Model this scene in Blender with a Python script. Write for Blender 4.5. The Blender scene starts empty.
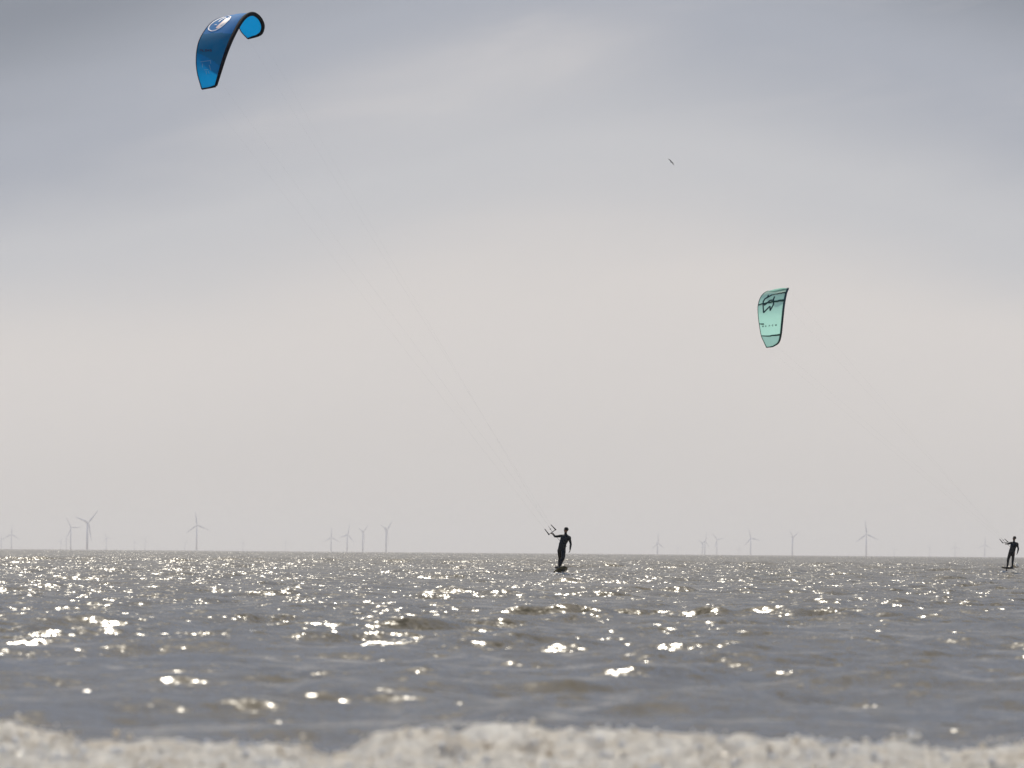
import bpy, bmesh, math, random
import numpy as np
from mathutils import Vector, Matrix

S = bpy.context.scene
COL = S.collection
rng = np.random.default_rng(11)
random.seed(7)

R = math.radians

# ---------------------------------------------------------------- camera
EYE = 1.0
FPX = 5689.0                       # 200 mm lens on a 36 mm wide sensor, 1024 px
PITCH, ROLL = R(1.70), R(0.47)
cam_data = bpy.data.cameras.new("camera")
cam = bpy.data.objects.new("camera", cam_data)
COL.objects.link(cam)
cam_data.lens = 200.0
cam_data.sensor_width = 36.0
cam_data.clip_start = 0.5
cam_data.clip_end = 150000.0
CAM_M = Matrix.Translation((0, 0, EYE)) @ Matrix.Rotation(math.pi / 2 + PITCH, 4, 'X') @ Matrix.Rotation(ROLL, 4, 'Z')
cam.matrix_world = CAM_M
cam_data.dof.use_dof = True
cam_data.dof.focus_distance = 260.0
cam_data.dof.aperture_fstop = 4.8
S.camera = cam
CAM_R = CAM_M.to_3x3()

def at(px, py, depth):
    """world point seen at a pixel of the photograph, `depth` metres out along +Y"""
    d = CAM_R @ Vector(((px - 512) / FPX, -(py - 384) / FPX, -1.0))
    k = depth / d.y
    return Vector((d.x * k, depth, EYE + d.z * k))

# ---------------------------------------------------------------- world, sun, exposure
SUN_EL, SUN_AZ = R(52), R(-8)
W = bpy.data.worlds.new("World")
S.world = W
W.use_nodes = True
nt = W.node_tree
nt.nodes.clear()

def N(tree, kind, **kw):
    n = tree.nodes.new(kind)
    for k, v in kw.items():
        if k == 'inp':
            for kk, vv in v.items():
                n.inputs[kk].default_value = vv
        else:
            setattr(n, k, v)
    return n

def math_node(tree, op, a, b=None, c=None, clamp=False):
    n = tree.nodes.new('ShaderNodeMath')
    n.operation = op
    n.use_clamp = clamp
    for i, v in enumerate((a, b, c)):
        if v is None:
            continue
        if isinstance(v, (int, float)):
            n.inputs[i].default_value = v
        else:
            tree.links.new(v, n.inputs[i])
    return n.outputs[0]

L = nt.links.new
sky = N(nt, 'ShaderNodeTexSky', sky_type='NISHITA', sun_disc=False, sun_elevation=SUN_EL, sun_rotation=SUN_AZ,
        air_density=1.2, dust_density=2.0, ozone_density=1.0)
tc = N(nt, 'ShaderNodeTexCoord')
sep = N(nt, 'ShaderNodeSeparateXYZ')
L(tc.outputs['Generated'], sep.inputs[0])
az = math_node(nt, 'ARCTAN2', sep.outputs[0], sep.outputs[1])                 # radians, 0 = straight ahead
el = math_node(nt, 'ABSOLUTE', math_node(nt, 'ARCSINE', sep.outputs[2]))
eld = math_node(nt, 'MULTIPLY', el, 180 / math.pi)
azd = math_node(nt, 'MULTIPLY', az, 180 / math.pi)
# cloud sheet coordinates (degrees) with a slant
comb = N(nt, 'ShaderNodeCombineXYZ')
L(math_node(nt, 'MULTIPLY', azd, 0.16), comb.inputs[0])
L(math_node(nt, 'SUBTRACT', math_node(nt, 'MULTIPLY', eld, 0.62), math_node(nt, 'MULTIPLY', azd, 0.10)), comb.inputs[1])
n1 = N(nt, 'ShaderNodeTexNoise', noise_dimensions='3D', inp={'Scale': 1.1, 'Detail': 5.0, 'Roughness': 0.42, 'Distortion': 0.5})
mp = N(nt, 'ShaderNodeMapping', inp={'Location': (3.1, 1.7, 0.4)})
L(comb.outputs[0], mp.inputs[0]); L(mp.outputs[0], n1.inputs['Vector'])
n2 = N(nt, 'ShaderNodeTexNoise', noise_dimensions='3D', inp={'Scale': 2.4, 'Detail': 7.0, 'Roughness': 0.55, 'Distortion': 0.8})
mp2 = N(nt, 'ShaderNodeMapping', inp={'Location': (8.3, 0.2, 2.4)})
L(comb.outputs[0], mp2.inputs[0]); L(mp2.outputs[0], n2.inputs['Vector'])
# elevation warped by the slow cloud noise: the pale haze bank climbs and sinks along the horizon
w1 = math_node(nt, 'MULTIPLY', math_node(nt, 'SUBTRACT', n1.outputs[0], 0.5), 1.3)
lean = math_node(nt, 'MULTIPLY', math_node(nt, 'SUBTRACT', 1.0, math_node(nt, 'COSINE', math_node(nt, 'MULTIPLY', math_node(nt, 'SUBTRACT', azd, 0.8), R(24)))), 0.90)
lean_up = N(nt, 'ShaderNodeMapRange', interpolation_type='SMOOTHSTEP', inp={1: 0.3, 2: 4.2, 3: 0.15, 4: 1.0})
L(eld, lean_up.inputs[0])
e2 = math_node(nt, 'ADD', math_node(nt, 'ADD', eld, w1), math_node(nt, 'MULTIPLY', lean, lean_up.outputs[0]))
ramp = N(nt, 'ShaderNodeValToRGB')
L(math_node(nt, 'DIVIDE', e2, 20.0, clamp=True), ramp.inputs[0])
cr = ramp.color_ramp
cr.interpolation = 'EASE'
stops = [(0.0, (0.62, 0.59, 0.57)), (2.6 / 20, (0.68, 0.645, 0.625)), (4.0 / 20, (0.545, 0.55, 0.575)),
         (5.6 / 20, (0.385, 0.41, 0.47)), (7.2 / 20, (0.235, 0.26, 0.31)), (9.5 / 20, (0.195, 0.265, 0.41)), (1.0, (0.20, 0.31, 0.54))]
cr.elements[0].position = 0.0
cr.elements[1].position = 1.0
for p, c in stops[1:-1]:
    cr.elements.new(p)
for e, (p, c) in zip(cr.elements, stops):
    e.position = p
    e.color = (*c, 1)
# thin white streaks, only well above the haze
streak = N(nt, 'ShaderNodeMapRange', inp={1: 0.52, 2: 0.74, 3: 0.0, 4: 0.12})
L(n2.outputs[0], streak.inputs[0])
high = N(nt, 'ShaderNodeMapRange', inp={1: 3.0, 2: 5.0, 3: 0.0, 4: 1.0})
L(eld, high.inputs[0])
# one broad pale plume slanting up to the right
off = math_node(nt, 'DIVIDE', math_node(nt, 'SUBTRACT', math_node(nt, 'ADD', eld, math_node(nt, 'MULTIPLY', w1, 0.5)), math_node(nt, 'ADD', 4.9, math_node(nt, 'MULTIPLY', azd, 0.24))), 0.36)
plume = math_node(nt, 'EXPONENT', math_node(nt, 'MULTIPLY', math_node(nt, 'MULTIPLY', off, off), -1.0))
fade_l = N(nt, 'ShaderNodeMapRange', interpolation_type='SMOOTHSTEP', inp={1: -4.5, 2: 0.4, 3: 0.0, 4: 1.0})
fade_r = N(nt, 'ShaderNodeMapRange', interpolation_type='SMOOTHSTEP', inp={1: 0.3, 2: 2.2, 3: 1.0, 4: 0.0})
L(azd, fade_l.inputs[0]); L(azd, fade_r.inputs[0])
plume = math_node(nt, 'MULTIPLY', math_node(nt, 'MULTIPLY', plume, fade_l.outputs[0]), math_node(nt, 'MULTIPLY', fade_r.outputs[0], math_node(nt, 'MULTIPLY', n2.outputs[0], 0.85)))
mixs = N(nt, 'ShaderNodeMix', data_type='RGBA')
L(math_node(nt, 'ADD', math_node(nt, 'MULTIPLY', streak.outputs[0], high.outputs[0]), plume, clamp=True), mixs.inputs['Factor'])
L(ramp.outputs[0], mixs.inputs['A'])
mixs.inputs['B'].default_value = (0.66, 0.63, 0.625, 1)
bg_cloud = N(nt, 'ShaderNodeBackground', inp={'Strength': 1.0})
L(mixs.outputs['Result'], bg_cloud.inputs[0])
bg_sky = N(nt, 'ShaderNodeBackground', inp={'Strength': 0.07})
L(sky.outputs[0], bg_sky.inputs[0])
veil = N(nt, 'ShaderNodeMapRange', inp={1: 8.0, 2: 40.0, 3: 1.0, 4: 0.55})      # the veil of cloud thins overhead
L(eld, veil.inputs[0])
ms = N(nt, 'ShaderNodeMixShader')
L(veil.outputs[0], ms.inputs[0]); L(bg_sky.outputs[0], ms.inputs[1]); L(bg_cloud.outputs[0], ms.inputs[2])
wo = N(nt, 'ShaderNodeOutputWorld')
L(ms.outputs[0], wo.inputs[0])

SUN_DIR = Vector((math.sin(SUN_AZ) * math.cos(SUN_EL), math.cos(SUN_AZ) * math.cos(SUN_EL), math.sin(SUN_EL)))
sd = bpy.data.lights.new("sun", 'SUN')
sd.energy = 4.0
sd.angle = R(0.55)
sd.color = (1.0, 0.92, 0.78)
sun = bpy.data.objects.new("sun", sd)
COL.objects.link(sun)
sun.rotation_euler = SUN_DIR.to_track_quat('Z', 'Y').to_euler()
sun.location = (0, 100, 120)

S.view_settings.view_transform = 'Standard'
S.view_settings.look = 'None'
S.view_settings.exposure = 0.0
S.view_settings.gamma = 1.0
S.cycles.use_denoising = True
S.cycles.max_bounces = 6
S.cycles.volume_bounces = 0
S.cycles.sample_clamp_direct = 12.0

# ---------------------------------------------------------------- helpers
def tag(o, label=None, cat=None, group=None, kind=None):
    if label: o['label'] = label
    if cat: o['category'] = cat
    if group: o['group'] = group
    if kind: o['kind'] = kind
    return o

def empty(name, loc):
    o = bpy.data.objects.new(name, None)
    o.empty_display_size = 0.2
    o.location = loc
    COL.objects.link(o)
    return o

def make(name, verts, faces, mats, parent=None, smooth=True, idx=None):
    """link ONE mesh object; verts are world coordinates, shifted when parented"""
    off, up_ = Vector((0, 0, 0)), parent
    while up_ is not None:
        off = off + up_.location
        up_ = up_.parent
    v = np.asarray(verts, dtype=np.float64) - np.array(off)
    me = bpy.data.meshes.new(name)
    me.from_pydata(v.tolist(), [], [tuple(int(i) for i in f) for f in faces])
    for m in (mats if isinstance(mats, (list, tuple)) else [mats]):
        me.materials.append(m)
    if idx is not None:
        me.polygons.foreach_set('material_index', np.asarray(idx, dtype=np.int32))
    me.polygons.foreach_set('use_smooth', np.full(len(me.polygons), smooth))
    me.update()
    o = bpy.data.objects.new(name, me)
    COL.objects.link(o)
    if parent is not None:
        o.parent = parent
    return o

def grid_mesh(name, P, mat, attrs=None, parent=None):
    """fast grid mesh from P[rows, cols, 3]"""
    nr, nc = P.shape[:2]
    me = bpy.data.meshes.new(name)
    nv, nf = nr * nc, (nr - 1) * (nc - 1)
    me.vertices.add(nv)
    me.vertices.foreach_set('co', P.reshape(-1).astype(np.float32))
    i = np.arange(nr - 1)[:, None] * nc + np.arange(nc - 1)[None, :]
    q = np.stack([i, i + 1, i + nc + 1, i + nc], -1).reshape(-1)
    me.loops.add(nf * 4)
    me.loops.foreach_set('vertex_index', q.astype(np.int32))
    me.polygons.add(nf)
    me.polygons.foreach_set('loop_start', np.arange(nf, dtype=np.int32) * 4)
    me.polygons.foreach_set('use_smooth', np.ones(nf, dtype=bool))
    for k, a in (attrs or {}).items():
        at_ = me.attributes.new(k, 'FLOAT', 'POINT')
        at_.data.foreach_set('value', a.reshape(-1).astype(np.float32))
    me.materials.append(mat)
    me.update(calc_edges=True)
    o = bpy.data.objects.new(name, me)
    COL.objects.link(o)
    if parent is not None:
        o.parent = parent
    return o

class MB:
    """collects verts and faces in world space"""
    def __init__(self):
        self.v, self.f = [], []
    def add(self, v, f):
        b = len(self.v)
        self.v += [tuple(p) for p in v]
        self.f += [tuple(i + b for i in q) for q in f]
    def tube(self, path, radii, n=8, flat=1.0, up=None, caps=True):
        path = [Vector(p) for p in path]
        if isinstance(radii, (int, float)):
            radii = [radii] * len(path)
        t0 = (path[1] - path[0]).normalized()
        ref = Vector(up) if up else (Vector((0, 0, 1)) if abs(t0.z) < 0.9 else Vector((1, 0, 0)))
        vs, fs = [], []
        for k, p in enumerate(path):
            t = (path[min(k + 1, len(path) - 1)] - path[max(k - 1, 0)]).normalized()
            a = t.cross(ref)
            a = a.normalized() if a.length > 1e-6 else Vector((1, 0, 0))
            b = a.cross(t).normalized()
            ref = b
            for j in range(n):
                w = 2 * math.pi * j / n
                vs.append(p + a * (math.cos(w) * radii[k]) + b * (math.sin(w) * radii[k] * flat))
        for k in range(len(path) - 1):
            for j in range(n):
                j2 = (j + 1) % n
                fs.append((k * n + j, k * n + j2, (k + 1) * n + j2, (k + 1) * n + j))
        if caps:
            fs.append(tuple(range(n))[::-1])
            fs.append(tuple((len(path) - 1) * n + j for j in range(n)))
        self.add(vs, fs)
        return self
    def loft(self, rings):
        """rings of equal length, closed at both ends"""
        n = len(rings[0])
        vs = [p for r in rings for p in r]
        fs = []
        for k in range(len(rings) - 1):
            for j in range(n):
                j2 = (j + 1) % n
                fs.append((k * n + j, k * n + j2, (k + 1) * n + j2, (k + 1) * n + j))
        fs.append(tuple(range(n))[::-1])
        fs.append(tuple((len(rings) - 1) * n + j for j in range(n)))
        self.add(vs, fs)
        return self
    def ellipsoid(self, c, ax, n=14, m=9):
        c = Vector(c)
        ax = [Vector(a) for a in ax]
        rings = []
        for i in range(1, m):
            t = math.pi * i / m
            rings.append([c + ax[2] * math.cos(t) + (ax[0] * math.cos(2 * math.pi * j / n) + ax[1] * math.sin(2 * math.pi * j / n)) * math.sin(t) for j in range(n)])
        return self.loft(rings)
    def box(self, c, sx, sy, sz, rot=None):
        vs = []
        for x in (-1, 1):
            for y in (-1, 1):
                for z in (-1, 1):
                    p = Vector((x * sx / 2, y * sy / 2, z * sz / 2))
                    if rot is not None:
                        p = rot @ p
                    vs.append(Vector(c) + p)
        self.add(vs, [(0, 1, 3, 2), (4, 6, 7, 5), (0, 4, 5, 1), (2, 3, 7, 6), (0, 2, 6, 4), (1, 5, 7, 3)])
        return self
    def build(self, name, mat, parent=None, smooth=True):
        return make(name, self.v, self.f, mat, parent, smooth)

def catmull(pts, n):
    """n samples of a Catmull-Rom curve through pts (numpy, any dimension)"""
    P = np.asarray(pts, float)
    u = np.linspace(0, len(P) - 1, n)
    i = np.clip(np.floor(u).astype(int), 0, len(P) - 2)
    f = (u - i)[:, None]
    ext = np.vstack([2 * P[0] - P[1], P, 2 * P[-1] - P[-2]])
    a, b, c, d = ext[i], ext[i + 1], ext[i + 2], ext[i + 3]
    return 0.5 * ((2 * b) + (c - a) * f + (2 * a - 5 * b + 4 * c - d) * f ** 2 + (3 * b - a - 3 * c + d) * f ** 3)

# ---------------------------------------------------------------- materials
def principled(name, col, rough=0.5, spec=0.5, metallic=0.0, grain=0.0, scale=20.0):
    m = bpy.data.materials.new(name)
    m.use_nodes = True
    t = m.node_tree
    b = t.nodes['Principled BSDF']
    b.inputs['Roughness'].default_value = rough
    b.inputs['Specular IOR Level'].default_value = spec
    b.inputs['Metallic'].default_value = metallic
    nz = N(t, 'ShaderNodeTexNoise', inp={'Scale': scale, 'Detail': 4.0})
    co = N(t, 'ShaderNodeTexCoord')
    t.links.new(co.outputs['Object'], nz.inputs['Vector'])
    mx = N(t, 'ShaderNodeMix', data_type='RGBA')
    mx.inputs['A'].default_value = (*[c * (1 - grain) for c in col], 1)
    mx.inputs['B'].default_value = (*[min(1, c * (1 + grain)) for c in col], 1)
    t.links.new(nz.outputs[0], mx.inputs['Factor'])
    t.links.new(mx.outputs['Result'], b.inputs['Base Color'])
    return m

def cloth(name, col, trans=0.5, rough=0.65, spec=0.12, clear=0.0):
    """thin kite fabric: lets the sun glow through"""
    m = principled(name, col, rough, spec, grain=0.12, scale=3.0)
    t = m.node_tree
    b = t.nodes['Principled BSDF']
    tr = N(t, 'ShaderNodeBsdfTranslucent')
    tr.inputs[0].default_value = (*col, 1)
    mx = N(t, 'ShaderNodeMixShader', inp={0: trans})
    out = t.nodes['Material Output']
    t.links.new(b.outputs[0], mx.inputs[1]); t.links.new(tr.outputs[0], mx.inputs[2])
    if clear > 0:                                   # very thin cloth: part of the light goes straight through
        tp = N(t, 'ShaderNodeBsdfTransparent')
        tp.inputs[0].default_value = (*[c ** 0.6 for c in col], 1)
        m2 = N(t, 'ShaderNodeMixShader', inp={0: clear})
        t.links.new(mx.outputs[0], m2.inputs[1]); t.links.new(tp.outputs[0], m2.inputs[2])
        mx = m2
    t.links.new(mx.outputs[0], out.inputs[0])
    return m

def water_material():
    m = bpy.data.materials.new("sea_water")
    m.use_nodes = True
    t = m.node_tree
    K = t.links.new
    b = t.nodes['Principled BSDF']
    b.inputs['IOR'].default_value = 1.34
    b.inputs['Specular IOR Level'].default_value = 0.5
    co = N(t, 'ShaderNodeTexCoord')
    # murky sand-laden body colour
    nz = N(t, 'ShaderNodeTexNoise', inp={'Scale': 0.12, 'Detail': 4.0})
    K(co.outputs['Object'], nz.inputs['Vector'])
    mx = N(t, 'ShaderNodeMix', data_type='RGBA')
    mx.inputs['A'].default_value = (0.122, 0.099, 0.056, 1)
    mx.inputs['B'].default_value = (0.178, 0.138, 0.070, 1)
    K(nz.outputs[0], mx.inputs['Factor'])
    K(mx.outputs['Result'], b.inputs['Base Color'])
    ra = N(t, 'ShaderNodeAttribute', attribute_name='rough')
    K(ra.outputs['Fac'], b.inputs['Roughness'])
    # small ripples as true surface slopes (world space)
    acc = None
    for sc, amp, loc in ((2.1, 0.46, (0, 0, 0)), (4.3, 0.62, (7, 3, 1)), (9.0, 0.85, (2, 9, 5)), (19.0, 0.62, (5, 1, 8))):
        mpn = N(t, 'ShaderNodeMapping', inp={'Location': loc, 'Scale': (1.0, 1.15, 1)})
        K(co.outputs['Object'], mpn.inputs[0])
        nn = N(t, 'ShaderNodeTexNoise', inp={'Scale': sc, 'Detail': 1.5, 'Roughness': 0.5})
        K(mpn.outputs[0], nn.inputs['Vector'])
        sb = N(t, 'ShaderNodeVectorMath', operation='SUBTRACT')
        sb.inputs[1].default_value = (0.5, 0.5, 0.5)
        K(nn.outputs['Color'], sb.inputs[0])
        ml = N(t, 'ShaderNodeVectorMath', operation='MULTIPLY')
        ml.inputs[1].default_value = (amp * 0.8, amp * 1.15, 0)
        K(sb.outputs[0], ml.inputs[0])
        if acc is None:
            acc = ml.outputs[0]
        else:
            ad = N(t, 'ShaderNodeVectorMath', operation='ADD')
            K(acc, ad.inputs[0]); K(ml.outputs[0], ad.inputs[1])
            acc = ad.outputs[0]
    # chop too short for the mesh at that distance
    ca = N(t, 'ShaderNodeAttribute', attribute_name='chop')
    mpn = N(t, 'ShaderNodeMapping', inp={'Location': (4, 4, 2), 'Scale': (7.0, 1.4, 1)})
    K(co.outputs['Object'], mpn.inputs[0])
    nn = N(t, 'ShaderNodeTexNoise', inp={'Scale': 1.0, 'Detail': 2.0})
    K(mpn.outputs[0], nn.inputs['Vector'])
    sb = N(t, 'ShaderNodeVectorMath', operation='SUBTRACT')
    sb.inputs[1].default_value = (0.5, 0.5, 0.5)
    K(nn.outputs['Color'], sb.inputs[0])
    ml = N(t, 'ShaderNodeVectorMath', operation='MULTIPLY')
    ml.inputs[1].default_value = (5.2, 7.8, 0)
    K(sb.outputs[0], ml.inputs[0])
    cs = N(t, 'ShaderNodeVectorMath', operation='SCALE')
    K(ml.outputs[0], cs.inputs[0]); K(ca.outputs['Fac'], cs.inputs['Scale'])
    ad = N(t, 'ShaderNodeVectorMath', operation='ADD')
    K(acc, ad.inputs[0]); K(cs.outputs[0], ad.inputs[1])
    acc = ad.outputs[0]
    # ripples come in gusty patches
    gp = N(t, 'ShaderNodeTexNoise', inp={'Scale': 0.35, 'Detail': 2.0})
    K(co.outputs['Object'], gp.inputs['Vector'])
    gm = N(t, 'ShaderNodeMapRange', inp={1: 0.35, 2: 0.68, 3: 0.55, 4: 1.35})
    K(gp.outputs[0], gm.inputs[0])
    scn = N(t, 'ShaderNodeVectorMath', operation='SCALE')
    ru = N(t, 'ShaderNodeAttribute', attribute_name='ruffle')
    K(acc, scn.inputs[0]); K(math_node(t, 'MULTIPLY', gm.outputs[0], ru.outputs['Fac']), scn.inputs['Scale'])
    ge = N(t, 'ShaderNodeNewGeometry')
    ad = N(t, 'ShaderNodeVectorMath', operation='ADD')
    K(ge.outputs['Normal'], ad.inputs[0]); K(scn.outputs[0], ad.inputs[1])
    nm = N(t, 'ShaderNodeVectorMath', operation='NORMALIZE')
    K(ad.outputs[0], nm.inputs[0])
    K(nm.outputs[0], b.inputs['Normal'])
    return m

def foam_material(name, trans):
    m = bpy.data.materials.new(name)
    m.use_nodes = True
    t = m.node_tree
    K = t.links.new
    b = t.nodes['Principled BSDF']
    b.inputs['Roughness'].default_value = 0.28
    b.inputs['Specular IOR Level'].default_value = 0.7
    tr = N(t, 'ShaderNodeBsdfTranslucent')
    mxs = N(t, 'ShaderNodeMixShader', inp={0: trans})
    K(b.outputs[0], mxs.inputs[1]); K(tr.outputs[0], mxs.inputs[2]); K(mxs.outputs[0], t.nodes['Material Output'].inputs[0])
    co = N(t, 'ShaderNodeTexCoord')
    nz = N(t, 'ShaderNodeTexNoise', inp={'Scale': 3.2, 'Detail': 4.0, 'Roughness': 0.55})
    K(co.outputs['Object'], nz.inputs['Vector'])
    rp = N(t, 'ShaderNodeValToRGB')
    rp.color_ramp.elements[0].position = 0.30
    rp.color_ramp.elements[0].color = (0.82, 0.73, 0.59, 1)
    rp.color_ramp.elements[1].position = 0.62
    rp.color_ramp.elements[1].color = (0.99, 0.97, 0.92, 1)
    K(nz.outputs[0], rp.inputs[0])
    K(rp.outputs[0], b.inputs['Base Color']); K(rp.outputs[0], tr.inputs[0])
    bp = N(t, 'ShaderNodeBump', inp={'Strength': 0.9, 'Distance': 0.02})
    n2_ = N(t, 'ShaderNodeTexNoise', inp={'Scale': 40.0, 'Detail': 3.0})
    K(co.outputs['Object'], n2_.inputs['Vector'])
    K(n2_.outputs[0], bp.inputs['Height']); K(bp.outputs[0], b.inputs['Normal'])
    return m

M_WATER, M_FOAM, M_SPRAY = water_material(), foam_material("surf_foam", 0.6), foam_material("spray_froth", 0.25)
M_WET = principled("wet_froth", (0.85, 0.82, 0.76), 0.10, 1.0)
M_NEO = principled("black_neoprene", (0.012, 0.012, 0.014), 0.6, 0.3, grain=0.3)
M_NEO2 = principled("navy_neoprene", (0.014, 0.014, 0.03), 0.6, 0.3, grain=0.3)
M_SKIN = principled("skin", (0.24, 0.13, 0.085), 0.55, 0.4, grain=0.08)
M_HAIR = principled("dark_hair", (0.025, 0.018, 0.012), 0.6, 0.4, grain=0.3, scale=120)
M_WEB = principled("black_webbing", (0.016, 0.016, 0.016), 0.7, 0.3, grain=0.2)
M_FLOAT = principled("dark_foam_float", (0.02, 0.02, 0.02), 0.6, 0.3, grain=0.2)
M_LINE = principled("line_cord", (0.10, 0.10, 0.11), 0.7, 0.2)
M_RED = principled("orange_grip", (0.30, 0.06, 0.02), 0.6, 0.3)
M_BOARD_A = principled("olive_board", (0.10, 0.092, 0.05), 0.4, 0.4, grain=0.25, scale=6)
M_BOARD_B = principled("black_board", (0.015, 0.015, 0.015), 0.4, 0.4, grain=0.2)
M_DECK = principled("deck_pad", (0.05, 0.05, 0.05), 0.8, 0.2, grain=0.2)
M_CARBON = principled("carbon_fibre", (0.02, 0.02, 0.02), 0.3, 0.5, grain=0.2)
M_TURB = principled("turbine_paint", (0.70, 0.70, 0.80), 0.5, 0.3, grain=0.04, scale=0.2)
M_BIRD = principled("dark_plumage", (0.02, 0.018, 0.016), 0.8, 0.2, grain=0.3)
M_BIRD2 = principled("pale_plumage", (0.35, 0.34, 0.33), 0.8, 0.2, grain=0.1)

# ---------------------------------------------------------------- sea
NC = 150
lam = np.exp(np.linspace(math.log(0.22), math.log(13.0), NC)) * np.exp(rng.uniform(-0.015, 0.015, NC))
kk = 2 * np.pi / lam
spread = np.interp(np.log(lam), np.log([0.22, 1.0, 4.0, 13.0]), [1.05, 0.85, 0.55, 0.35])
dirs = -np.pi / 2 + R(10) + rng.normal(0, 1, NC) * spread
kx, ky = kk * np.cos(dirs), kk * np.sin(dirs)
ph = rng.uniform(0, 2 * np.pi, NC)
shape = np.interp(np.log(lam), np.log([0.22, 0.6, 2.0, 5.0, 8.0, 13.0]), [0.75, 1.10, 1.25, 0.60, 0.25, 0.08])
MSS = 0.030
slope = shape * math.sqrt(2 * MSS / NC) / math.sqrt(np.mean(shape ** 2))
amp = slope / kk

DAMP_R, DAMP_V = [9, 27, 30.5, 36, 70, 120], [0.15, 0.25, 0.52, 0.90, 1.05, 1.0]     # the sea is calmer close inshore

def waves(X, Y, sp):
    """displacement (dx, dy, z) of the sea and the slope variance lost to the spacing sp"""
    Z = np.zeros_like(X); DX = np.zeros_like(X); DY = np.zeros_like(X)
    lost = np.zeros_like(X)
    # groups: slow envelope so that waves come in sets and patches
    env = 1.0 + 0.30 * np.sin(0.21 * Y + 0.10 * X + 1.0) + 0.28 * np.sin(0.37 * X - 0.13 * Y) + 0.2 * np.sin(0.6 * X + 0.33 * Y + 2.2)
    env = np.clip(env, 0.35, 1.8)
    near = np.interp(np.hypot(X, Y), [45, 90], [0.0, 1.0])
    env = near * env + (1 - near) * np.clip(env, 0.7, 1.05)
    offshore = np.interp(np.hypot(X, Y), [150, 700], [1.0, 3.3])
    for i in range(NC):
        w = np.clip((lam[i] / sp - 2.2) / 1.8, 0, 1)
        lost += (1 - w) * slope[i] ** 2 / 2
        if not w.any():
            continue
        rows = np.where(w.any(axis=1))[0]
        a, b = rows[0], rows[-1] + 1
        ww = w[a:b] * (env[a:b] if lam[i] < 2.8 else offshore[a:b])
        p = kx[i] * X[a:b] + ky[i] * Y[a:b] + ph[i]
        s, c = np.sin(p), np.cos(p)
        Z[a:b] += ww * amp[i] * s
        DX[a:b] += ww * amp[i] * 0.8 * (kx[i] / kk[i]) * c
        DY[a:b] += ww * amp[i] * 0.8 * (ky[i] / kk[i]) * c
    return DX, DY, Z, lost

CREST_PX = [(-140, 728), (0, 731), (60, 736), (105, 747), (150, 741), (200, 741), (240, 743), (285, 741), (330, 752), (352, 750),
            (375, 733), (410, 728), (520, 727), (600, 728), (690, 730), (740, 740), (800, 740), (880, 742), (940, 747), (1024, 744), (1200, 742)]
YC = 28.6
cx = np.array([at(p, q, YC).x for p, q in CREST_PX])
cz = np.array([at(p, q, YC).z for p, q in CREST_PX])

def bore(X, Y):
    """the low breaking wave nearest the camera"""
    zc = np.interp(X, cx, cz) - 0.032
    yc = YC + 0.25 * np.sin(1.7 * X + 0.5) + 0.12 * np.sin(4.1 * X)
    dy = Y - yc
    w = np.where(dy < 0, 1.6, 0.7)
    return zc * np.exp(-(dy / w) ** 2), yc

# rows spaced in proportion to distance; fine columns ahead, coarse ones to the sides
def rows():
    r, out = 9.0, []
    while r < 43000:
        out.append(r)
        if r < 22: f = 1 / 60
        elif r < 45: f = 1 / 420
        elif r < 120: f = 1 / 640
        elif r < 600: f = 1 / 520
        elif r < 3000: f = max(1 / 420, 0) if r < 900 else 2.1 / r
        else: f = 1 / 25
        r *= 1 + f
    return np.array(out + [43000.0])
rr = rows()
core = np.linspace(R(-6.6), R(6.6), 400)
wing = R(6.6) + (np.linspace(0, 1, 21)[1:] ** 2) * R(62)
th = np.concatenate([-wing[::-1], core, wing])
dth = np.gradient(th)
drr = np.gradient(rr)
RR, TH = np.meshgrid(rr, th, indexing='ij')
X, Y = RR * np.sin(TH), RR * np.cos(TH)
sp = np.maximum(drr[:, None] * np.ones_like(TH), 0.7 * RR * dth[None, :])
DX, DY, Z, lost = waves(X, Y, sp)
damp = np.interp(RR, DAMP_R, DAMP_V)
bz, _ = bore(X, Y)
Z = Z * damp + bz * 0.8 - 0.05 * np.exp(-((RR - 26.8) / 2.0) ** 4)
alpha0 = 0.022
rough = np.sqrt(np.sqrt(alpha0 ** 2 + 0.25 * lost))
chop = np.sqrt(lost)
P = np.stack([X + DX * damp, Y + DY * damp, Z], -1)
sea = grid_mesh("sea", P, M_WATER, {'rough': rough, 'chop': chop, 'ruffle': np.interp(RR, [25, 42, 75, 110], [0.55, 0.68, 0.90, 1.0])})
tag(sea, 'choppy grey brown sea glittering in the sun up to the horizon', 'sea', kind='structure')

def sea_z(x, y):
    q = np.array([[x]]), np.array([[y]])
    return float(waves(q[0], q[1], np.array([[y / 640]]))[2][0, 0])

# ---------------------------------------------------------------- foam of the breaking wave
def vnoise(X, Y, s, seed):
    g = np.random.default_rng(seed).random((256, 256))
    x, y = X * s + 500, Y * s + 500
    xi, yi = np.floor(x).astype(int), np.floor(y).astype(int)
    fx, fy = x - xi, y - yi
    fx, fy = fx * fx * (3 - 2 * fx), fy * fy * (3 - 2 * fy)
    gg = lambda a, b: g[a % 256, b % 256]
    return (gg(xi, yi) * (1 - fx) + gg(xi + 1, yi) * fx) * (1 - fy) + (gg(xi, yi + 1) * (1 - fx) + gg(xi + 1, yi + 1) * fx) * fy

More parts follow.
